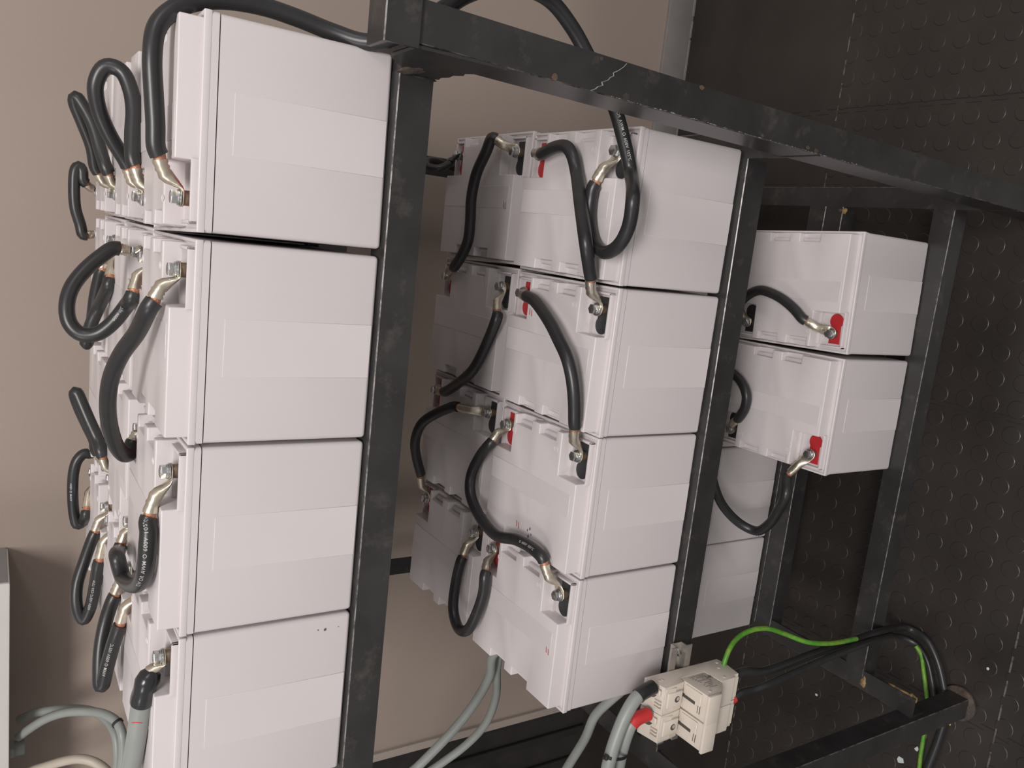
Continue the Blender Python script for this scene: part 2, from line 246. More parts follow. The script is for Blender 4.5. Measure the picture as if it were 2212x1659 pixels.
def sweep(bm, path, rad, n=18, mi=0, up=None, cap=True):
    """tube along path; rad: number, or list of (half width, half height) per point"""
    path = [V(p) for p in path]
    m = len(path)
    tan = [(path[min(i+1, m-1)]-path[max(i-1, 0)]).normalized() for i in range(m)]
    u = V(up) if up is not None else (V((0, 0, 1)) if abs(tan[0].z) < .9 else V((1, 0, 0)))
    u = (u-tan[0]*u.dot(tan[0])).normalized()
    rings = []
    for i in range(m):
        if i:
            if up is not None: u = V(up)
            u = (u-tan[i]*u.dot(tan[i])).normalized()
        s = tan[i].cross(u)
        rx, ry = rad[i] if isinstance(rad, list) else (rad, rad)
        rings.append([bm.verts.new(path[i]+s*(math.cos(2*PI*k/n)*rx)+u*(math.sin(2*PI*k/n)*ry)) for k in range(n)])
    for i in range(m-1):
        a, b = rings[i], rings[i+1]
        for k in range(n):
            f = bm.faces.new([a[k], a[(k+1) % n], b[(k+1) % n], b[k]]); f.smooth = True; f.material_index = mi
    if cap:
        for r, fl in ((rings[0], True), (rings[-1], False)):
            f = bm.faces.new(r[::-1] if fl else r); f.material_index = mi
    return rings

def finish(name, bm, mats, parent=None, ang=38, link=True):
    bmesh.ops.recalc_face_normals(bm, faces=bm.faces)
    ca = math.radians(ang)
    for e in bm.edges:
        if len(e.link_faces) == 2:
            try: e.smooth = e.calc_face_angle() < ca
            except ValueError: e.smooth = False
    me = bpy.data.meshes.new(name)
    bm.to_mesh(me); bm.free()
    for m in (mats if isinstance(mats, (list, tuple)) else [mats]): me.materials.append(m)
    for p in me.polygons: p.use_smooth = True
    o = bpy.data.objects.new(name, me); COL.objects.link(o)
    if parent is not None: o.parent = parent
    return o

def thing(name, label, cat, loc=(0, 0, 0), rz=0., group=None):
    o = bpy.data.objects.new(name, None); COL.objects.link(o)
    o.empty_display_size = .05
    o.location = loc; o.rotation_euler = (0, 0, rz)
    o['label'] = label; o['category'] = cat
    if group: o['group'] = group
    return o

def tag(o, label, cat, group=None):
    o['label'] = label; o['category'] = cat
    if group: o['group'] = group
    return o

def structure(name, bm, mats, ang=38):
    o = finish(name, bm, mats, ang=ang); o['kind'] = 'structure'; return o

def copy_tree(o, parent=None):
    c = o.copy(); COL.objects.link(c)
    if parent is not None: c.parent = parent
    for ch in list(o.children): copy_tree(ch, c)
    return c

# ------------------------------------------------------------------ camera
F_PX = 1752.35
yaw, pitch = .2032, -.5735
sy, cy, sp, cp = math.sin(yaw), math.cos(yaw), math.sin(pitch), math.cos(pitch)
fwd = V((-sy*cp, cy*cp, sp)); rgt = V((cy, sy, 0)); upv = rgt.cross(fwd)
cam_d = bpy.data.cameras.new('camera'); cam = bpy.data.objects.new('camera', cam_d); COL.objects.link(cam)
cam_d.sensor_fit = 'HORIZONTAL'; cam_d.sensor_width = 36.0; cam_d.lens = F_PX*36.0/2212
cam_d.clip_start = .02
# the phone was held on its side, so the picture's x axis points to the floor
R = Matrix((-upv, rgt, -fwd)).transposed()
cam.matrix_world = Matrix.Translation(V((.8721, -.98, .4235))) @ R.to_4x4()
SC.camera = cam

# ------------------------------------------------------------------ room
bm = bmesh.new(); box(bm, -.715, 3.2, WALL_Y, WALL_Y+.1, FLOOR_Z, 2.2); structure('wall_back', bm, M['wall'])
bm = bmesh.new(); box(bm, -.715, 3.2, WALL_Y-.012, WALL_Y, FLOOR_Z, FLOOR_Z+.103, .002)
for k in range(60):   # uneven lower bead of sealant
    x = -.7+k*.065
    box(bm, x, x+.05+random.random()*.02, WALL_Y-.014, WALL_Y-.010, FLOOR_Z, FLOOR_Z+.004+random.random()*.005, .001, 1)
structure('baseboard_back', bm, M['base'])
bm = bmesh.new(); box(bm, -.742, -.715, WALL_Y-.012, WALL_Y+.1, FLOOR_Z, 2.2, .003); structure('trim_1', bm, M['trim'])
bm = bmesh.new(); box(bm, -2.4, -.742, WALL_Y+.06, WALL_Y+.1, FLOOR_Z, 2.2)
for x in (-.80, -.90, -1.02, -1.4): box(bm, x, x+.03, WALL_Y+.045, WALL_Y+.06, FLOOR_Z, 2.2, .004)
structure('wall_left', bm, M['dark'])

# floor: interlocking rubber tiles with raised coins
bm = bmesh.new()
box(bm, -2.4, 3.2, -1.9, WALL_Y+.1, FLOOR_Z-.05, FLOOR_Z)
PIT = .0578
X0, Y0 = .753, -.006
n = 14
for i in range(-26, 22):
    for j in range(-10, 19):
        cx, cy_ = X0+i*PIT, Y0+j*PIT
        if cy_ > .46: continue          # the tiles nearest the wall are plain
        prof = ((.0202, 0.), (.0197, .0007), (.0187, .0012), (0, .0012))
        rings = []
        for rr, hh in prof[:-1]:
            rings.append([bm.verts.new((cx+rr*math.cos(2*PI*k/n), cy_+rr*math.sin(2*PI*k/n), FLOOR_Z+hh)) for k in range(n)])
        for a, b in zip(rings, rings[1:]):
            for k in range(n): bm.faces.new([a[k], a[(k+1) % n], b[(k+1) % n], b[k]])
        bm.faces.new(rings[-1])
TILE = PIT*12
def seam_x(y):     # toothed seam running along x
    k = -30
    while k < 36:
        x = .609+k*PIT
        box(bm, x-.019, x+.019, y-.0016, y+.0016, FLOOR_Z, FLOOR_Z+.0016, 0, 1, 1)
        box(bm, x+.012, x+.046, y-.0210, y-.0180, FLOOR_Z, FLOOR_Z+.0008, 0, 1, 2 if k % 3 else 1)
        k += 1
def seam_y(x):
    k = -14
    while k < 26:
        y = -.006+k*PIT
        box(bm, x-.0009, x+.0009, y-.018, y+.018, FLOOR_Z, FLOOR_Z+.0003, 0, 1, 2)
        box(bm, x+.010, x+.0125, y+.011, y+.047, FLOOR_Z, FLOOR_Z+.0003, 0, 1, 2)
        k += 1
for y in (.47, .47-TILE, .47-2*TILE): seam_x(y)
for x in (.609, .609+TILE, .609-TILE, .609-2*TILE, .609+2*TILE): seam_y(x)
structure('floor', bm, [M['floor'], M['seam'], M['gap']], 14)

# ------------------------------------------------------------------ steel rack
rack = thing('battery_rack', 'black welded angle-iron rack with three shelves holding the grey batteries', 'rack')
def angle(name, L, fx, parent=rack, leg=.045, th=.005, leg2=None, lean=0.):
    """angle iron of length L along local x; vertex edge at local origin, one leg toward +y, the other toward -z; fx maps local -> world"""
    leg2 = leg2 or leg
    c = .0014
    prof = [(c, 0), (leg, 0), (leg, -th), (th+.002, -th), (th, -th-.002), (th, -leg2), (0, -leg2), (0, -c)]   # (y, z)
    bm = bmesh.new()
    NS = 10
    rings = [[bm.verts.new(fx(V((L*s/NS, a, b)))) for a, b in prof] for s in range(NS+1)]
    n = len(prof)
    for s in range(NS):
        for i in range(n):
            f = bm.faces.new([rings[s][i], rings[s][(i+1) % n], rings[s+1][(i+1) % n], rings[s+1][i]])
            f.material_index = 1 if i == n-1 else 0
    bm.faces.new(rings[0][::-1]); bm.faces.new(rings[-1])
    return finish(name, bm, [M['steel'], M['worn']], parent, ang=25)
def beam_x(name, x0, x1, y, z, flip=False, **k):    # vertex along x at (y, z); flange back, leg down
    return angle(name, x1-x0, lambda p: V((x0+p.x, y+p.y, z+p.z)), **k)
def beam_y(name, y0, y1, x, z, out, **k):           # depth beam; leg on the outer side
    return angle(name, y1-y0, lambda p: V((x-out*p.y, y0+p.x, z+p.z)), **k)
def post(x, y, z0, z1, dx, dy, lean=0., leg2=None):  # vertex at (x, y); legs toward dx (along x) and dy (along y)
    return angle('post', z1-z0, lambda p: V((x+dx*p.y+lean*(z0+p.x), y-dy*p.z, z0+p.x)), leg2=leg2)
LEAN = .022
post(1.0675, -.150, FLOOR_Z+.002, .042, 1, 1, LEAN, .070)
post(-.030, -.160, FLOOR_Z+.002, .042, -1, 1)
post(1.060, .868, FLOOR_Z+.002, 0, -1, 1)
post(-.030, .868, FLOOR_Z+.002, 0, 1, 1)
for z in SHELF_Z:
    xo = 1.111+LEAN*z
    beam_y('side_beam', -.148, .868, xo, z-.001, 1)
    beam_y('side_beam', -.150 if z < -1 else -.150, .868, -.030 if z < -1 else -.074, z-.001, -1)
    yf = -.027 if z < -1 else -.012
    xl = -.012 if z < -1 else -.032
    beam_x('front_beam', xl, xo-.045, yf, z, leg2=.047)
    beam_x('middle_beam', xl, xo-.045, .236, z)
    beam_x('middle_beam', xl, xo-.045, .283, z)
    beam_x('rear_beam', xl, xo-.045, .530, z)
    if z == 0: beam_x('rear_beam', xl, xo-.045, .822, z)
beam_x('top_rail', 1.0625, 1.75, -.155, .083, leg=.046, leg2=.040)
# welded gusset and weld lumps where the top shelf meets the front post
def lump(bm, c, s, seed, mi=0):
    t = bmesh.new(); bmesh.ops.create_icosphere(t, subdivisions=3, radius=1.)
    rnd = random.Random(seed)
    ph = [rnd.random()*6 for _ in range(6)]
    for v in t.verts:
        k = 1+.12*math.sin(4*v.co.x+ph[0])+.12*math.sin(5*v.co.y+ph[1])+.1*math.sin(6*v.co.z+ph[2])+.06*math.sin(13*v.co.x+9*v.co.y+ph[3])
        v.co = V((c[0]+v.co.x*s[0]*k, c[1]+v.co.y*s[1]*k, c[2]+v.co.z*s[2]*k))
    merge(bm, t, mi)
bm = bmesh.new()
prism(bm, [(-.150, .043), (-.082, .043), (-.030, .003), (-.006, .0005), (-.006, -.043), (-.016, -.052), (-.030, -.048), (-.043, -.053), (-.058, -.050), (-.070, -.058), (-.082, -.053), (-.095, -.062), (-.112, -.060), (-.150, -.070)], 1.0635, 1.0675, 'x', .0008, 1)
lump(bm, (1.0632, -.032, -.006), (.0030, .026, .011), 3, 1)
lump(bm, (1.0625, -.009, -.030), (.0045, .0035, .018), 4, 0)
finish('gusset_plate', bm, [M['steel'], M['rust']], rack)
for c, s, sd in [((-.010, -.030, -1.238), (.014, .008, .005), 11), ((.006, -.060, -1.240), (.008, .014, .0035), 12), ((.012, -.112, -1.241), (.006, .030, .0035), 13), ((.008, -.140, -1.243), (.010, .010, .006), 15), ((1.030, .238, -1.238), (.008, .010, .004), 14)]:
    bm = bmesh.new(); lump(bm, c, s, sd); finish('weld_bead', bm, M['gold'], rack)
bm = bmesh.new()
for x, y in ((-.052, -.137), ):
    cyl(bm, (x, y, FLOOR_Z), (0, 0, 1), .040, .010, 28, 0, .003)
finish('foot_pad', bm, M['rust'], rack)
# pale scratch and chipped paint on the post
bm = bmesh.new()
def px_post(z, u, y=-.1503): return V((1.0675+LEAN*z+u*.045, y, z))
zz = [(-.190, .02), (-.197, .10), (-.200, .17), (-.207, .23), (-.205, .31), (-.214, .40), (-.217, .49), (-.222, .55), (-.221, .63), (-.228, .72), (-.236, .86), (-.240, .97)]
for (z0, u0), (z1, u1) in zip(zz, zz[1:]):
    a, b = px_post(z0, u0), px_post(z1, u1); w = .0006+.0009*random.random()
    f = [bm.verts.new(q) for q in (a+V((0, 0, w)), a-V((0, 0, w)), b-V((0, 0, w)), b+V((0, 0, w)))]
    bm.faces.new(f)
finish('paint_scratch', bm, M['chip'], rack)
bm = bmesh.new()
rc = random.Random(5)
for k in range(60):
    z = -.22-.50*rc.random(); u = -.01+.045*rc.random()**2
    a = px_post(z, max(u, .012)); w = .0004+.0008*rc.random(); h = .001+.006*rc.random()
    f = [bm.verts.new(q) for q in (a, a+V((w, 0, 0)), a+V((w*.8, 0, -h)), a+V((0, 0, -h*.6)))]
    bm.faces.new(f)
o = finish('chipped_paint', bm, M['chip'], rack); o['kind'] = 'stuff'
for z, u, s in ((-.135, .06, .006), (-.245, .04, .007), (-.20, .9, .004), (-.62, .08, .006), (-.60, .12, .005), (-.37, .95, .005), (-.50, .03, .004)):
    bm = bmesh.new()
    a = px_post(z, max(u, .1), -.1505)
    vs = [bm.verts.new(a+V((s*.7*math.cos(2*PI*k/9)*(.6+.5*rc.random()), 0, s*math.sin(2*PI*k/9)*(.6+.6*rc.random())))) for k in range(9)]
    bm.faces.new(vs)
    finish('rust_spot', bm, M['rust'], rack)

# ------------------------------------------------------------------ batteries
def keyhole(cx, cy_, sgn):
    """key-hole outline: square end outside, round end toward the middle of the battery"""
    pts = []
    x1 = W-.0165
    hw, rr, xc = .0125, .0152, W-.062
    pts += [(x1, cy_-hw), (x1, cy_+hw)]
    a0 = math.asin(hw/rr)
    for k in range(17):
        a = a0*.9+(2*PI-2*a0*.9)*k/16
        pts.append((xc+rr*math.cos(a), cy_+rr*math.sin(a)))
    return pts
def build_battery():
    root = thing('battery', 'x', 'battery')
    # case
    bm = bmesh.new()
    t = bmesh.new(); bmesh.ops.create_cube(t, size=1.0)
    for v in t.verts: v.co = V(((v.co.x+.5)*W, (v.co.y+.5)*D, .0005+(v.co.z+.5)*(SEAM-.0012)))
    es = [e for e in t.edges if min(e.verts[0].co.z, e.verts[1].co.z) < .1]
    bmesh.ops.bevel(t, geom=es, offset=.0055, segments=4, profile=.5, affect='EDGES')
    merge(bm, t)
    for y0, y1 in ((-.00060, .004), (D-.004, D+.00060)):
        box(bm, .34*W, .63*W, y0, y1, .004, .189, .0003, 1)
    finish('case', bm, M['plastic'], root)
    # lid
    bm = bmesh.new()
    e = .0006
    t = bmesh.new(); bmesh.ops.create_cube(t, size=1.0)
    for v in t.verts: v.co = V((-e+(v.co.x+.5)*(W+2*e), -e+(v.co.y+.5)*(D+2*e), SEAM+.0007+(v.co.z+.5)*(SKIRT-SEAM-.0007)))
    es = [q for q in t.edges if abs(q.verts[0].co.z-q.verts[1].co.z) > .005]
    bmesh.ops.bevel(t, geom=es, offset=.005, segments=4, profile=.5, affect='EDGES')
    merge(bm, t)
    # raised lip around the edge
    lip = .0036
    for x0, x1, y0, y1 in ((-e-.0003, W+e+.0003, -e-.0003, lip), (-e-.0003, W+e+.0003, D-lip, D+e+.0003), (-e-.00025, lip, .001, D-.001), (W-lip, W+e+.00025, .001, D-.001)):
        box(bm, x0, x1, y0, y1, SKIRT-.006, SKIRT+.0034, .0016, 3)
    # central plateau with terminal notches and hand-hold recesses
    xi, xo, yi = .0055, W-.0055, .0125
    nx, ny, nyr = W-.079, .065, .073
    d = .0175
    ra, rb, rc, rd = .081, .131, .156, .206
    out = [(xi, yi), (nx, yi), (nx, ny), (xo, ny),
           (xo, ra), (xo-d, ra), (xo-d, rb), (xo, rb), (xo, rc), (xo-d, rc), (xo-d, rd), (xo, rd),
           (xo, D-nyr), (nx, D-nyr), (nx, D-yi), (xi, D-yi),
           (xi, rd), (xi+d, rd), (xi+d, rc), (xi, rc), (xi, rb), (xi+d, rb), (xi+d, ra), (xi, ra)]
    prism(bm, out, SKIRT-.001, TOPZ, 'z', .0018, 3, corner=1)
    # scooped floors of the recesses
    for x0, x1 in ((xo-d-.001, xo+.001), (xi-.001, xi+d+.001)):
        for y0, y1 in ((ra, rb), (rc, rd)):
            box(bm, x0, x1, y0-.001, y1+.001, SKIRT-.001, SKIRT+.010, .001, 1)
            s = 1 if x0 > .1 else -1
            ym = (y0+y1)/2
            box(bm, min((x0+x1)/2, (x0+x1)/2-s*.010), max((x0+x1)/2, (x0+x1)/2-s*.010), y0-.001, y1+.001, SKIRT, SKIRT+.017, .006, 3)
    # low walls round the terminals
    for f in (0, 1):
        def yy(a): return a if not f else D-a
        def bx(x0, x1, a, b, z0, z1, bv): box(bm, x0, x1, min(yy(a), yy(b)), max(yy(a), yy(b)), z0, z1, bv, 2)
        bx(nx-.002, W-.0085, .0095, .0140, SKIRT-.002, .2315, .0012)
        bx(W-.0125, W-.0085, .0095, .0600, SKIRT-.002, .2315, .0012)
        bx(nx-.002, W-.0125, .0570+.010*f, .0670+.008*f, SKIRT-.002, .2300-.003*f, .0012)
    # moulding lines on the lid: a slightly proud strip
    box(bm, .415*W, .585*W, .024, D-.018, TOPZ-.002, TOPZ+.0006, .0004, 1)
    # polarity rings
    for y in (.078, D-.078):
        ring(bm, (W-.036, y, TOPZ), .0052, .0006, .0005)
        box(bm, W-.0388, W-.0332, y-.0004, y+.0004, TOPZ-.0003, TOPZ+.0004)
    box(bm, W-.0364, W-.0356, D-.078-.0028, D-.078+.0028, TOPZ-.0003, TOPZ+.0004)
    finish('lid', bm, M['plastic'], root)
    for nm, y, m, lab in (('terminal_pad', .034, 'black', 'black keyhole-shaped negative terminal pad'), ('terminal_pad', D-.034, 'red', 'red keyhole-shaped positive terminal pad')):
        bm = bmesh.new(); prism(bm, keyhole(0, y, 1), SKIRT-.0005, SKIRT+.0020, 'z', .0004, 1)
        o = finish(nm, bm, M[m], root); o['label'] = lab
        bm = bmesh.new(); cyl(bm, (W-.037, y, SKIRT+.001), (0, 0, 1), .0088, .0118, 28, 0, .0008)
        tp = finish('terminal_post', bm, M['brass'], root)
        bm = bmesh.new()
        zb = TZT+.0016
        cyl(bm, (W-.037, y, zb), (0, 0, 1), .0105, .0017, 28, 0, .0004)
        cyl(bm, (W-.037, y, zb+.0019), (0, 0, 1), .0092, .0021, 28, 0, .0005)
        cyl(bm, (W-.037, y, zb+.0040), (0, 0, 1), .0085, .0074, 6, 0, .0009)
        cyl(bm, (W-.037, y, zb+.0108), (0, 0, 1), .0066, .0009, 24, 0, .0003)
        finish('terminal_bolt', bm, M['zinc'], tp)
    return root
TZT = .2355
BLABEL = {
 't1': 'grey top-shelf battery beside the post, the big cable rising from its red terminal',
 't2': 'grey top-shelf battery, second in the front row, after the wide dark gap',
 't3': 'grey top-shelf battery, third in the front row, under the printed elbow cable',
 't4': 'grey top-shelf battery, last of the front row, with the thick grey cable attached',
 'u1': 'grey top-shelf battery in the second row, behind the one beside the post',
 'u2': 'grey top-shelf battery in the second row, second from the post, under the round loop',
 'u3': 'grey top-shelf battery in the second row, third from the post',
 'u4': 'grey top-shelf battery in the second row, farthest from the post',
 'v1': 'grey top-shelf battery in the rearmost row, nearest the post',
 'v2': 'grey top-shelf battery in the rearmost row, second from the post',
 'v3': 'grey top-shelf battery in the rearmost row, third from the post',
 'v4': 'grey top-shelf battery in the rearmost row, farthest from the post',
 'm1': 'grey middle-shelf battery beside the post, front row, a cable looped on its lid',
 'm2': 'grey middle-shelf battery, second in the front row, red strokes near its red terminal',
 'm3': 'grey middle-shelf battery, third in the front row, smudges beside its red strokes',
 'm4': 'grey middle-shelf battery, last of the front row, next to the fuse holder',
 'n1': 'grey battery in the shaded middle-shelf rear row, dark pen strokes on its lid',
 'n2': 'grey battery in the shaded rear row of the middle shelf, second from the post',
 'n3': 'grey battery in the shaded rear row of the middle shelf, third from the post',
 'n4': 'grey battery in the shaded rear row of the middle shelf, farthest from the post',
 'b1': 'grey bottom-shelf battery, front row, the one nearer the post',
 'b2': 'grey bottom-shelf battery, front row, beside the empty half of the shelf',
 'c1': 'grey rear-row battery of the bottom shelf, hidden behind the one nearer the post',
 'c2': 'grey rear-row battery of the bottom shelf, behind the second front battery',
 'c3': 'grey rear-row bottom-shelf battery facing the empty half, tiny black dots on it',
 'c4': 'grey rear-row battery of the bottom shelf, last one, facing the empty half',
}
BGROUP = {'t': 'batteries in the front row of the top shelf', 'u': 'batteries in the second row of the top shelf', 'v': 'batteries in the rearmost row of the top shelf',
          'm': 'batteries in the front row of the middle shelf', 'n': 'batteries in the rear row of the middle shelf', 'b': 'batteries in the front row of the bottom shelf', 'c': 'batteries in the rear row of the bottom shelf'}
proto = build_battery()
BO = {}
for i, (k, (s, x, y, r, fl)) in enumerate(BATTERIES.items()):
    o = proto if i == 0 else copy_tree(proto)
    o['label'] = BLABEL[k]; o['group'] = BGROUP[k[0]]
    loc = V((x, y, SHELF_Z[s]))
    if fl:
        loc = loc + Matrix.Rotation(r, 3, 'Z') @ V((W, D, 0))
        o.rotation_euler = (0, 0, r+PI)
    else:
        o.rotation_euler = (0, 0, r)
    o.location = loc
    BO[k] = o
# pen strokes, smudges and dots on some lids (local battery coordinates)
def stroke(bm, x, y, L, w, z, lean=0.):
    vs = [bm.verts.new((x+q*w+lean*t, y+t*0.0, z) if False else (x+t*L, y+q*w+lean*t*L, z)) for q, t in ((-.5, 0), (.5, 0), (.35, 1), (-.35, 1))]
    bm.faces.new(vs)
for k, x, y, m, L in (('m2', .168, .197, 'pen', .0115), ('m3', .033, .160, 'pen', .0115), ('m4', .098, .028, 'pen', .0105), ('n1', .098, .030, 'penb', .0125)):
    bm = bmesh.new()
    for dy in (0, .0062): stroke(bm, x+dy*.3, y+dy, L, .0019, TOPZ+.0009, .12)
    o = finish('pen_mark', bm, M[m], BO[k]); o['label'] = 'two parallel red pen strokes' if m == 'pen' else 'two parallel dark pen strokes'
bm = bmesh.new()
for x, y, r in ((.045, .125, .0018), (.040, .132, .0014), (.030, .128, .0020), (.036, .120, .0012), (.022, .133, .0013)):
    vs = [bm.verts.new((x+r*1.7*math.cos(2*PI*q/10), y+r*math.sin(2*PI*q/10), TOPZ+.0005)) for q in range(10)]; bm.faces.new(vs)
finish('smudge', bm, M['penb'], BO['m3'])
def dots(k, pts, y=-.0009):
    bm = bmesh.new()
    for x, z, r in pts:
        vs = [bm.verts.new((x+r*math.cos(2*PI*q/10), y, z+r*math.sin(2*PI*q/10))) for q in range(10)]; bm.faces.new(vs)
    finish('black_dot', bm, M['penb'], BO[k])
dots('t4', ((.221, .037, .0018), (.222, .047, .0009), (.222, .018, .0006)))
dots('c3', ((.005, .028, .0018), (.007, .020, .0016), (.006, .037, .0014)))

# ------------------------------------------------------------------ cables
def arc_lengths(p):
    s = [0.]
    for a, b in zip(p, p[1:]): s.append(s[-1]+(b-a).length)
    return s
def text_on(path, rad, s0, size, txt, parent, rev=False, facing=(.1, -.92, .38)):
    cu = bpy.data.curves.new('printed_text', 'FONT'); cu.body = txt; cu.size = size; cu.space_character = 1.12; cu.space_word = 1.3
    cu.offset = .00006
    to = bpy.data.objects.new('printed_text', cu); COL.objects.link(to)
    bpy.context.view_layer.update()
    me = bpy.data.meshes.new_from_object(to.evaluated_get(bpy.context.evaluated_depsgraph_get()))
    bpy.data.objects.remove(to); bpy.data.curves.remove(cu)
    S = arc_lengths(path)
    fa = V(facing).normalized()
    for v in me.vertices:
        u, w = v.co.x, v.co.y-size*.35
        s = s0-u if rev else s0+u
        s = min(max(s, 1e-5), S[-1]-1e-5)
        i = max(j for j in range(len(S)-1) if S[j] <= s) if s > 0 else 0
        f = (s-S[i])/max(S[i+1]-S[i], 1e-9)
        c = path[i].lerp(path[i+1], f)
        def tg(q): return (path[min(q+1, len(path)-1)]-path[max(q-1, 0)]).normalized()
        t = tg(i).lerp(tg(i+1), f).normalized()
        if rev: t = -t
        n_ = (fa-t*fa.dot(t)).normalized(); up_ = n_.cross(t)
        a = w/rad
        v.co = c+(n_*math.cos(a)+up_*math.sin(a))*(rad+.0005)
    me.materials.append(M['print_'])
    o = bpy.data.objects.new('printed_text', me); COL.objects.link(o); o.parent = parent
    return o
def lug(T, S, parent, shrink=False):
    T, S = V(T), V(S)
    d = S-T; h = V((d.x, d.y, 0)); hl = h.length; h.normalize()
    def at(u, dz): return T+h*(hl*u)+V((0, 0, dz))
    dz = d.z
    A, E = .40, .88
    path = [T-h*.0102, T-h*.0088, T-h*.0055, T, T+h*.0075]
    rad = [(.0030, .0012), (.0070, .0016), (.0104, .0017), (.0120, .0017), (.0116, .0018)]
    u0 = .0075/hl
    for u, rx, ry, g in ((max(u0+.07, .26), .0108, .0026, .08), (.35, .0100, .0048, .28), (.45, .0090, .0074, .54), (.55, .0086, .0086, .74), (.62, .0094, .0072, .80), (.69, .0086, .0086, .85), (.75, .0094, .0074, .90), (.82, .0086, .0086, .94), (.90, .0087, .0087, .97)):
        path.append(at(u, dz*g)); rad.append((rx, ry))
    bm = bmesh.new(); sweep(bm, path, rad, 20, 0, up=(0, 0, 1))
    o = finish('cable_lug', bm, M['lug'], parent, ang=55)
    e = path[-1]; ax = (S-e).normalized()
    bm = bmesh.new(); sweep(bm, [e-ax*.004, e.lerp(S, .5), S+ax*.006], .0070, 14)
    finish('copper_strand', bm, M['copper'], o)
    return o
LUGGED = {
 'C1': 'long black cable arching from the top red terminal down behind the post',
 'C2': 'black jumper cable in an upright teardrop loop above the top shelf batteries by the post',
 'C3': 'black jumper cable folded edge-on, standing behind the teardrop loop',
 'C4': 'small black jumper cable bridging the gap between the two rearmost top batteries',
 'C5': 'thick black jumper cable sweeping from the second top battery to the third',
 'C6': 'black jumper cable in a wide round loop bulging over the second top battery',
 'C7': 'black jumper cable seen edge-on inside the wide round loop',
 'C8': 'black jumper cable sticking up like a finger over the rear of the top shelf',
 'C9': 'black jumper cable with a hooked end at the rearmost edge of the top shelf',
 'C10': 'narrow looped black jumper cable over the far batteries, close to the wall box cables',
 'C11': 'black jumper cable with clear white print, bent in a tight elbow on the top shelf',
 'C12': 'black printed jumper cable hanging in a long hairpin nearest the grey cable',
 'M1': 'black cable hooked from the first middle battery red terminal to the second battery',
 'M2': 'shiny black cable crossing the lid of the second middle battery in a shallow curve',
 'M3': 'black S-shaped cable crossing the gap between the third and fourth middle batteries',
 'M4': 'black jumper cable in a deep U loop at the fourth middle battery',
 'M5': 'black jumper cable drooping over the rear middle battery nearest the post',
 'M6': 'shaded black jumper cable leaving the rear black terminal of the second middle column',
 'M7': 'shaded black jumper cable in a bow between the third and fourth rear middle batteries',
 'L1': 'black cable on the bottom shelf battery nearest the post, rising to its rear terminal',
 'L2': 'black jumper cable curling at the rear of the second bottom battery',
 'L3': 'slack black cable drooping from the second bottom battery over the empty shelf space',
}
TEXT = 'TEW OR AWM O 600V 105\u00baC'
PATHS = {}
for k, lab in LUGGED.items():
    c = CABLES[k]
    root = thing('jumper_cable', lab, 'cable', group='black battery jumper cables')
    p = [V(q) for q in c['p']]
    S0 = p[0]; S1 = p[-1]
    path = p[:]
    # keep the first and last centimetre in line with the lugs
    if c['a']:
        d0 = (S0-V(c['a'])).normalized(); path = [S0, S0+d0*.007]+[q for q in p[1:] if (q-S0).length > .012]
    if c['b']:
        d1 = (S1-V(c['b'])).normalized(); path = [q for q in path[:-1] if (q-S1).length > .012]+[S1+d1*.007, S1]
    path = smooth_path(catmull(path, .004), 3)
    bm = bmesh.new(); sweep(bm, path, c['r'], 20)
    sh = finish('sheath', bm, M['rubber'], root)
    PATHS[k] = (path, c['r'], sh)
    if c['a']: lug(c['a'], S0, root)
    if c['b']: lug(c['b'], S1, root)
def txt(k, s, size, t=TEXT, rev=False, facing=(.1, -.92, .38), from_end=False):
    path, r, sh = PATHS[k]
    L = arc_lengths(path)[-1]
    text_on(path, r, L-s if from_end else s, size, t, sh, rev, facing)
txt('C11', .095, .0062, from_end=True)
txt('C12', .088, .0062, 'AWM O 600V 105\u00baC', from_end=True)
txt('C10', .098, .0060, '600V 105\u00baC CSA TEW', from_end=True)
txt('C9', .120, .0056, 'AWM O 600V', rev=True)
txt('C6', .060, .0058, '600V 105\u00baC', from_end=True)
txt('M3', .060, .0056, 'O 600V 105\u00baC', from_end=True, facing=(.35, -.7, .6))
pc = PATHS['C1'][0]; q = V(CABLES['C1']['p'][18]); i = min(range(len(pc)), key=lambda j: (pc[j]-q).length)
txt('C1', arc_lengths(pc)[i], .0060, 'TEW OR AWM O 600V 105\u00baC', facing=(-.1, -.9, .42))

def plain_cable(name, k, m, label, cat='cable', group=None, n=16, root=None):
    c = CABLES[k]
    path = smooth_path(catmull(c['p'], .006), 3)
    r = thing(name, label, cat, group=group) if root is None else root
    bm = bmesh.new(); sweep(bm, path, c['r'], n)
    sh = finish('sheath', bm, M[m], r)
    PATHS[k] = (path, c['r'], sh)
    return r
# ring-shaped pigtail behind the top beam
r = plain_cable('pigtail_cable', 'M8', 'rubber', 'small black coiled pigtail on the red terminal of the rear middle battery by the post')
bm = bmesh.new(); T = V(CABLES['M8']['a']); S = V(CABLES['M8']['p'][0]); sweep(bm, [T, T.lerp(S, .3)+V((0, 0, .004)), T.lerp(S, .75)+V((0, 0, .004)), S], [(.010, .0018), (.009, .004), (.0078, .0078), (.0085, .0085)], 16, up=(0, 0, 1)); finish('cable_lug', bm, M['sleeve'], r)
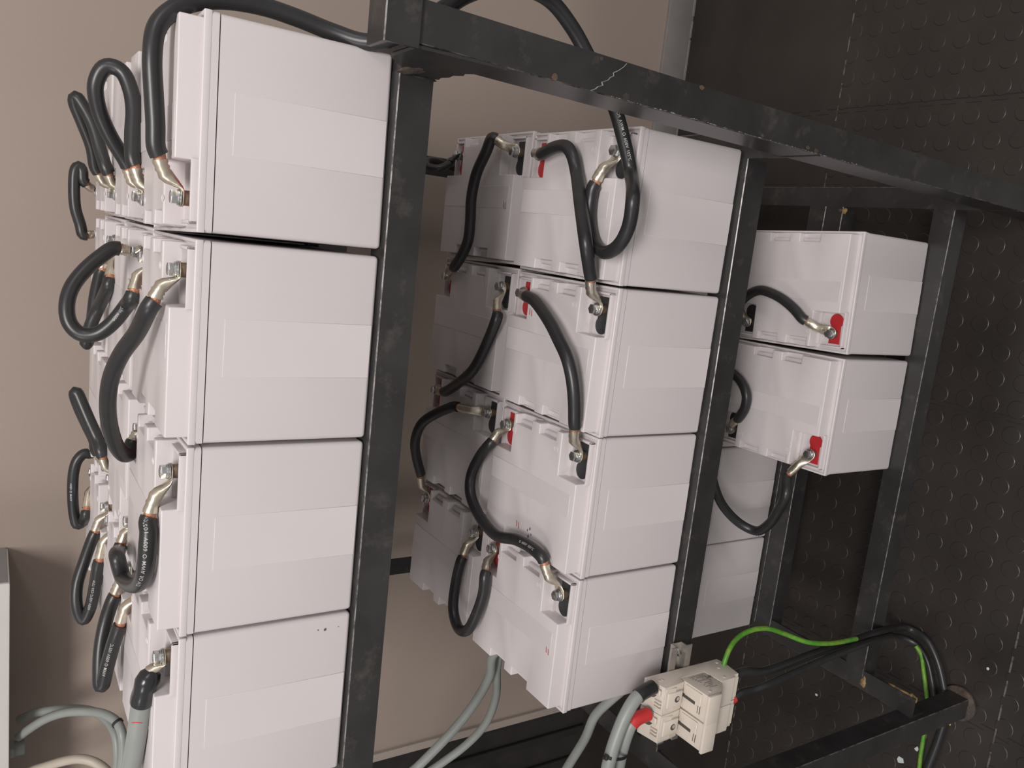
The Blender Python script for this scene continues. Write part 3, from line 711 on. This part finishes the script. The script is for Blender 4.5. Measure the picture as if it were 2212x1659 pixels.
# thick grey cable on the fourth top battery
r = plain_cable('feeder_cable', 'C13', 'grey', 'thick pale grey cable with a black shrink sleeve on the fourth top battery', n=24)
lug(CABLES['C13']['a'], CABLES['C13']['p'][0], r)
pth = PATHS['C13'][0]
bm = bmesh.new(); sub = [p for p, s in zip(pth, arc_lengths(pth)) if s < .036]
T = V(CABLES['C13']['a']); d0 = (pth[0]-T).normalized()
sub = [pth[0]-d0*.016, pth[0]-d0*.008]+sub
sweep(bm, sub, [((.0095, .0137, .0142)[min(i, 2)]+.0006*math.sin(i*1.3),)*2 for i in range(len(sub))], 22); o = finish('shrink_sleeve', bm, M['sleeve'], r); o['label'] = 'glossy black heat-shrink sleeve'
bm = bmesh.new(); q = [p for p, s in zip(pth, arc_lengths(pth)) if .055 < s < .060]
i0 = q[0]; tng = (q[-1]-q[0]).normalized() if len(q) > 1 else V((-1, 0, 0))
nf = V((.1, -.9, .4)); nf = (nf-tng*nf.dot(tng)).normalized(); upq = nf.cross(tng)
vs0 = []
for j in range(7):
    a = -.55+1.1*j/6
    for w in (-.0008, .0008):
        vs0.append(bm.verts.new(i0+tng*(w*(1-.5*abs(j-3)/3)+.002*(j-3)**2/9)+(nf*math.cos(a)+upq*math.sin(a))*.0129))
for j in range(6): bm.faces.new([vs0[2*j], vs0[2*j+1], vs0[2*j+3], vs0[2*j+2]])
finish('pen_mark', bm, M['pen'], r)
# cables of the wall cabinet
plain_cable('grey_cable', 'G1', 'grey', 'pale grey cable curving out of the wall cabinet with a black tie on it')
plain_cable('grey_cable', 'G2', 'grey', 'grey cable in the shadow behind the tied cable of the wall cabinet')
plain_cable('cream_cable', 'G3', 'cream', 'cream cable arching under the wall cabinet at the frame edge')
plain_cable('grey_cable', 'H1', 'grey', 'thick grey cable slanting down behind the fourth middle battery')
plain_cable('grey_cable', 'H2', 'grey', 'thinner grey cable bowing beside the slanting one behind the fourth middle battery')
plain_cable('grey_cable', 'H3', 'grey', 'shaded grey cable leaving from under the fourth middle battery')
def tie(name, label, centres, axis, rad_a, rad_b, side, tail):
    r = thing(name, label, 'cable tie')
    c = V(centres); ax = V(axis).normalized(); sd = V(side); sd = (sd-ax*sd.dot(ax)).normalized(); ot = ax.cross(sd)
    pts = [c+sd*(rad_a*math.cos(a))+ot*(rad_b*math.sin(a)) for a in [2*PI*j/32 for j in range(33)]]
    bm = bmesh.new()
    vs = [[bm.verts.new(p+ax*w+(p-c).normalized()*h) for w, h in ((-.0028, 0), (.0028, 0), (.0028, .0014), (-.0028, .0014))] for p in pts]
    for a, b in zip(vs, vs[1:]):
        for j in range(4): bm.faces.new([a[j], a[(j+1) % 4], b[(j+1) % 4], b[j]])
    finish('strap', bm, M['black'], r)
    bm = bmesh.new(); q = c+sd*(rad_a+.002)
    mt = Matrix((sd, ot, ax)).transposed().to_4x4(); mt.translation = q
    box(bm, -.002, .005, -.004, .004, -.0042, .0042, .001, 1, 0, mt)
    finish('tie_head', bm, M['black'], r)
    bm = bmesh.new(); box(bm, 0, tail, -.0008, .0008, -.0022, .0022, .0004, 1, 0, mt); finish('tie_tail', bm, M['black'], r)
    return r
g1 = PATHS['G1'][0]; i = min(range(len(g1)), key=lambda j: (g1[j]-V(CABLES['G1']['p'][6])).length)
tie('cable_tie', 'small black cable tie on the pale grey cable of the wall cabinet', g1[i], g1[i+1]-g1[i-1], .0102, .0102, (-.5, -.6, -.4), .022)
f1, f2 = PATHS, None

# ------------------------------------------------------------------ wall cabinet
r = thing('wall_cabinet', 'white cabinet mounted on the wall, its bottom edge above the far batteries', 'cabinet', (0, 0, 0))
bm = bmesh.new(); box(bm, -.95, .066, .8795, WALL_Y-.001, .385, 1.0, .003)
for f in bm.faces:
    pass
finish('body', bm, M['cabinet'], r)
bm = bmesh.new(); box(bm, .0655, .0675, .884, WALL_Y-.002, .389, 1.0, .0005, 1); finish('side_panel', bm, M['cabside'], r)
for x, y in ((-.36, .945), (-.45, .965)):
    bm = bmesh.new(); cyl(bm, (x, y, .386), (0, 0, -1), .021, .012, 6, 0, .002); cyl(bm, (x, y, .376), (0, 0, -1), .017, .022, 24, 0, .002)
    finish('cable_gland', bm, M['grey'], r)

# ------------------------------------------------------------------ fuse holder on its rail
r = thing('mounting_rail', 'short galvanised rail screwed to the middle shelf beam, carrying the fuse holder', 'rail')
bm = bmesh.new()
prof = [(-.0165, -.6185), (-.0165, -.6445), (-.0305, -.6445), (-.0305, -.6570), (-.0325, -.6570), (-.0325, -.6425), (-.0185, -.6425), (-.0185, -.6205), (-.0325, -.6205), (-.0325, -.6060), (-.0305, -.6060), (-.0305, -.6185)]
prism(bm, prof, .002, .192, 'x')
finish('rail', bm, M['galv'], r)
for x in (.173, .018):
    bm = bmesh.new()
    prism(bm, [(-.0182-.0004+0*t, -.632+0*t) for t in ()] or [(-.0187, -.640), (-.0183, -.640), (-.0183, -.624), (-.0187, -.624)], x-.004, x+.004, 'x')
    o = finish('rail_slot', bm, M['slot'], r)
    bm = bmesh.new(); cyl(bm, (x, -.0165, -.632), (0, -1, 0), .0075, .004, 24, 0, .0006); cyl(bm, (x, -.020, -.632), (0, -1, 0), .0058, .0042, 6, 0, .0008); cyl(bm, (x, -.0242, -.632), (0, -1, 0), .003, .006, 12, 0, .0004)
    finish('screw', bm, M['zinc'], r)
fh = thing('fuse_holder', 'cream two-pole fuse holder with black slots hanging from the rail beside the fourth middle battery', 'fuse holder')
FW = .0525
base = [(-.0335, -.548), (-.076, -.558), (-.0745, -.585), (-.0715, -.606), (-.060, -.609), (-.060, -.668), (-.098, -.673), (-.097, -.708), (-.089, -.712), (-.089, -.726), (-.050, -.731), (-.034, -.727), (-.0345, -.700), (-.034, -.660)]
lever = [(-.061, -.610), (-.1235, -.613), (-.1265, -.616), (-.1265, -.634), (-.119, -.651), (-.100, -.671), (-.061, -.667)]
for kx, x0 in enumerate((.0975, .0440)):
    x1 = x0+FW
    bm = bmesh.new()
    prism(bm, base, x0, x1, 'x', .0012, 2, both=True)
    # ribs and shoulders round the cable entry on the top block
    box(bm, x0+.004, x1-.004, -.0765, -.0735, -.585, -.560, .0008, 1)
    box(bm, x0+.012, x1-.012, -.0785, -.0735, -.600, -.566, .0015, 2)
    for q in range(3): box(bm, x0+.010+q*.006, x0+.0135+q*.006, -.074, -.060, -.556, -.5515, .0005, 1)
    box(bm, x1-.018, x1-.006, -.072, -.048, -.5545, -.5495, .0012, 1)
    box(bm, x0+.006, x1-.006, -.0905, -.060, -.7275, -.712, .001, 1)
    md = finish('base_module', bm, M['fuse'], fh)
    bm = bmesh.new()
    cyl(bm, ((x0+x1)/2, -.0786, -.588), (0, -1, 0), .0058, .0004, 20)
    cyl(bm, ((x0+x1)/2, -.0892, -.719), (0, -1, 0), .0050, .0004, 20)
    cyl(bm, (x0+FW*.72, -.052, -.5505), (0, -.25, 1), .0118, .0012, 20)
    finish('screw_hole', bm, M['slot'], md)
    bm = bmesh.new(); cyl(bm, ((x0+x1)/2+.0012, -.0788, -.589), (0, -1, 0), .0036, .0006, 16); finish('screw', bm, M['zinc'], md)
    bm = bmesh.new()
    prism(bm, lever, x0+.0008, x1-.0008, 'x', .0014, 2, both=True)
    box(bm, x0+.004, x1-.004, -.112, -.074, -.6115, -.6095, .0008, 1)
    # hooked lip at the front of the handle
    box(bm, x0-.001, x1+.001, -.1300, -.1240, -.640, -.6105, .0012, 2)
    lv = finish('fuse_lever', bm, M['fuse'], fh)
    bm = bmesh.new()
    box(bm, x0+.0235, x0+.0290, -.1000, -.0660, -.6105, -.6088, 0, 1)
    finish('finger_slot', bm, M['slot'], lv)
    bm = bmesh.new()
    for q in (0, 1): box(bm, x0+.012, x0+.026, -.1085-q*.0045, -.1075-q*.0045, -.6097, -.6090)
    finish('grip_groove', bm, M['slot'], lv)
# printed side label: recognition mark and lines of fine print on the side nearest the post
xs = .0975+FW+.0003
bm = bmesh.new()
rnd = random.Random(3)
for row in range(9):
    u = -.066-row*.0046
    v = -.624-.002*row if row < 5 else -.632
    while v > -.655+.0015*row*0:
        w = .002+.004*rnd.random()
        if rnd.random() < .86:
            vs = [bm.verts.new((xs-.0008+.0006, u+a, v-b)) for a, b in ((0, 0), (-.0011, 0), (-.0011, w), (0, w))]; bm.faces.new(vs)
        v -= w+.0012
lab = finish('fine_print', bm, M['ink'], fh)
def flat_text(t, size, origin, ux, uy, m, parent, name='printed_text'):
    cu = bpy.data.curves.new(name, 'FONT'); cu.body = t; cu.size = size; cu.offset = size*.02
    to = bpy.data.objects.new(name, cu); COL.objects.link(to); bpy.context.view_layer.update()
    me = bpy.data.meshes.new_from_object(to.evaluated_get(bpy.context.evaluated_depsgraph_get()))
    bpy.data.objects.remove(to); bpy.data.curves.remove(cu)
    o0, a, b = V(origin), V(ux), V(uy)
    for v in me.vertices: v.co = o0+a*v.co.x+b*v.co.y
    me.materials.append(m)
    o = bpy.data.objects.new(name, me); COL.objects.link(o); o.parent = parent; return o
flat_text('UR', .0105, (xs, -.078, -.655), (0, -.25, -.97), (0, .97, -.25), M['ink'], fh)
# embossed pips on the side
for y, z in ((-.052, -.566), (-.052, -.572), (-.060, -.705), (-.045, -.716), (-.088, -.690), (-.113, -.628)):
    bm = bmesh.new(); cyl(bm, (xs-.0009, y, z), (1, 0, 0), .0032, .0012, 16, 0, .0004)
    finish('moulded_pip', bm, M['fuse'], fh)
# cables of the fuse holder
def sleeve(k, s0, s1, m, r, root):
    pth = PATHS[k][0]
    sub = [p for p, s in zip(pth, arc_lengths(pth)) if s0 <= s <= s1]
    bm = bmesh.new(); sweep(bm, sub, r, 18); o = finish('sleeve', bm, M[m], root); o['label'] = 'red insulating sleeve' if m == 'redsleeve' else 'black insulating sleeve'
r1 = plain_cable('fuse_cable', 'F1', 'grey', 'pale grey cable with a black sleeve entering the fuse holder', n=22)
sleeve('F1', 0, .042, 'sleeve', .0128, r1)
r2 = plain_cable('fuse_cable', 'F2', 'grey', 'pale grey cable with a red sleeve entering the fuse holder', n=22)
sleeve('F2', 0, .040, 'redsleeve', .0118, r2)
p1 = PATHS['F1'][0]; p2 = PATHS['F2'][0]
a = V(CABLES['F1']['p'][4]); b_ = V(CABLES['F2']['p'][3])
tie('cable_tie', 'black cable tie binding the two pale grey fuse cables together', (a+b_)/2, a-V(CABLES['F1']['p'][3]), (a-b_).length/2+.0125, .0128, a-b_, .012)
plain_cable('earth_wire', 'F3', 'green', 'green and yellow wire arching from behind the fuse holder into the black bundle', n=12)
plain_cable('earth_wire', 'F6', 'green', 'green and yellow wire on the floor passing behind the far post foot', n=12)
plain_cable('outgoing_cable', 'F4', 'rubber', 'thick black cable dropping from the fuse holder to the floor and round the post foot')
r5 = plain_cable('outgoing_cable', 'F5', 'rubber', 'thin black cable with a red sleeve dropping from the bottom of the fuse holder')
sleeve('F5', 0, .030, 'redsleeve', .0080, r5)

# ------------------------------------------------------------------ crumbs on the floor
def crumb(x, y, r, m, label, seed):
    bm = bmesh.new(); rnd = random.Random(seed)
    n_ = 7
    out = [(x+r*(.6+.6*rnd.random())*math.cos(2*PI*k/n_), y+r*(.6+.6*rnd.random())*math.sin(2*PI*k/n_)) for k in range(n_)]
    prism(bm, out, FLOOR_Z+.0002, FLOOR_Z+.0022, 'z', .0004, 1)
    tag(finish('crumb', bm, M[m], None), label, 'crumb')
crumb(-.2655, -.0346, .0105, 'speck', 'pale blue flake on the floor between the green wire and the frame edge', 1)
crumb(-.2151, -.0664, .0060, 'speck', 'tiny white crumb on the floor close to the green wire', 2)
crumb(-.2333, .2183, .0050, 'speck', 'white crumb on the floor in the dark beneath the fuse holder', 3)
crumb(.0566, -.1800, .0040, 'speck', 'white crumb on the floor just past the looped black cable', 4)
crumb(-.1115, -.1264, .0048, 'amber', 'amber crumb on the floor beside the rusty post foot', 5)
crumb(1.1226, .2638, .0040, 'speck', 'white crumb on the floor in the gap behind the front post', 6)
crumb(.9082, .1520, .0036, 'speck', 'white crumb on the floor by the first bottom battery', 7)

# ------------------------------------------------------------------ light
def area(name, loc, target, sx, sy_, watts, col):
    d = bpy.data.lights.new(name, 'AREA'); d.shape = 'RECTANGLE'; d.size = sx; d.size_y = sy_; d.energy = watts; d.color = col
    o = bpy.data.objects.new(name, d); COL.objects.link(o); o.location = loc
    o.rotation_euler = (V(target)-V(loc)).to_track_quat('-Z', 'Y').to_euler()
    return o
area('ceiling_and_fill_lamp', (4.6, -3.0, 2.1), (.5, .4, -.3), 1.3, .7, 36, (1.0, .955, .93))
area('ceiling_and_fill_lamp', (1.0, -3.2, 3.5), (.5, .2, -.5), 1.7, .9, 218, (1.0, .955, .93))
area('ceiling_and_fill_lamp', (-2.3, -2.4, 2.8), (.2, .5, -.2), 1.3, .7, 45, (1.0, .955, .93))  # added fill from the left to soften the cabinet shadow, not a known fixture
w = bpy.data.worlds.new('room_ambient'); SC.world = w; w.use_nodes = True
w.node_tree.nodes['Background'].inputs['Color'].default_value = (1.0, .95, .93, 1)
w.node_tree.nodes['Background'].inputs['Strength'].default_value = .47
SC.view_settings.view_transform = 'Standard'; SC.view_settings.look = 'None'
SC.view_settings.gamma = 1.0; SC.view_settings.use_curve_mapping = False
SC.view_settings.exposure = -0.24
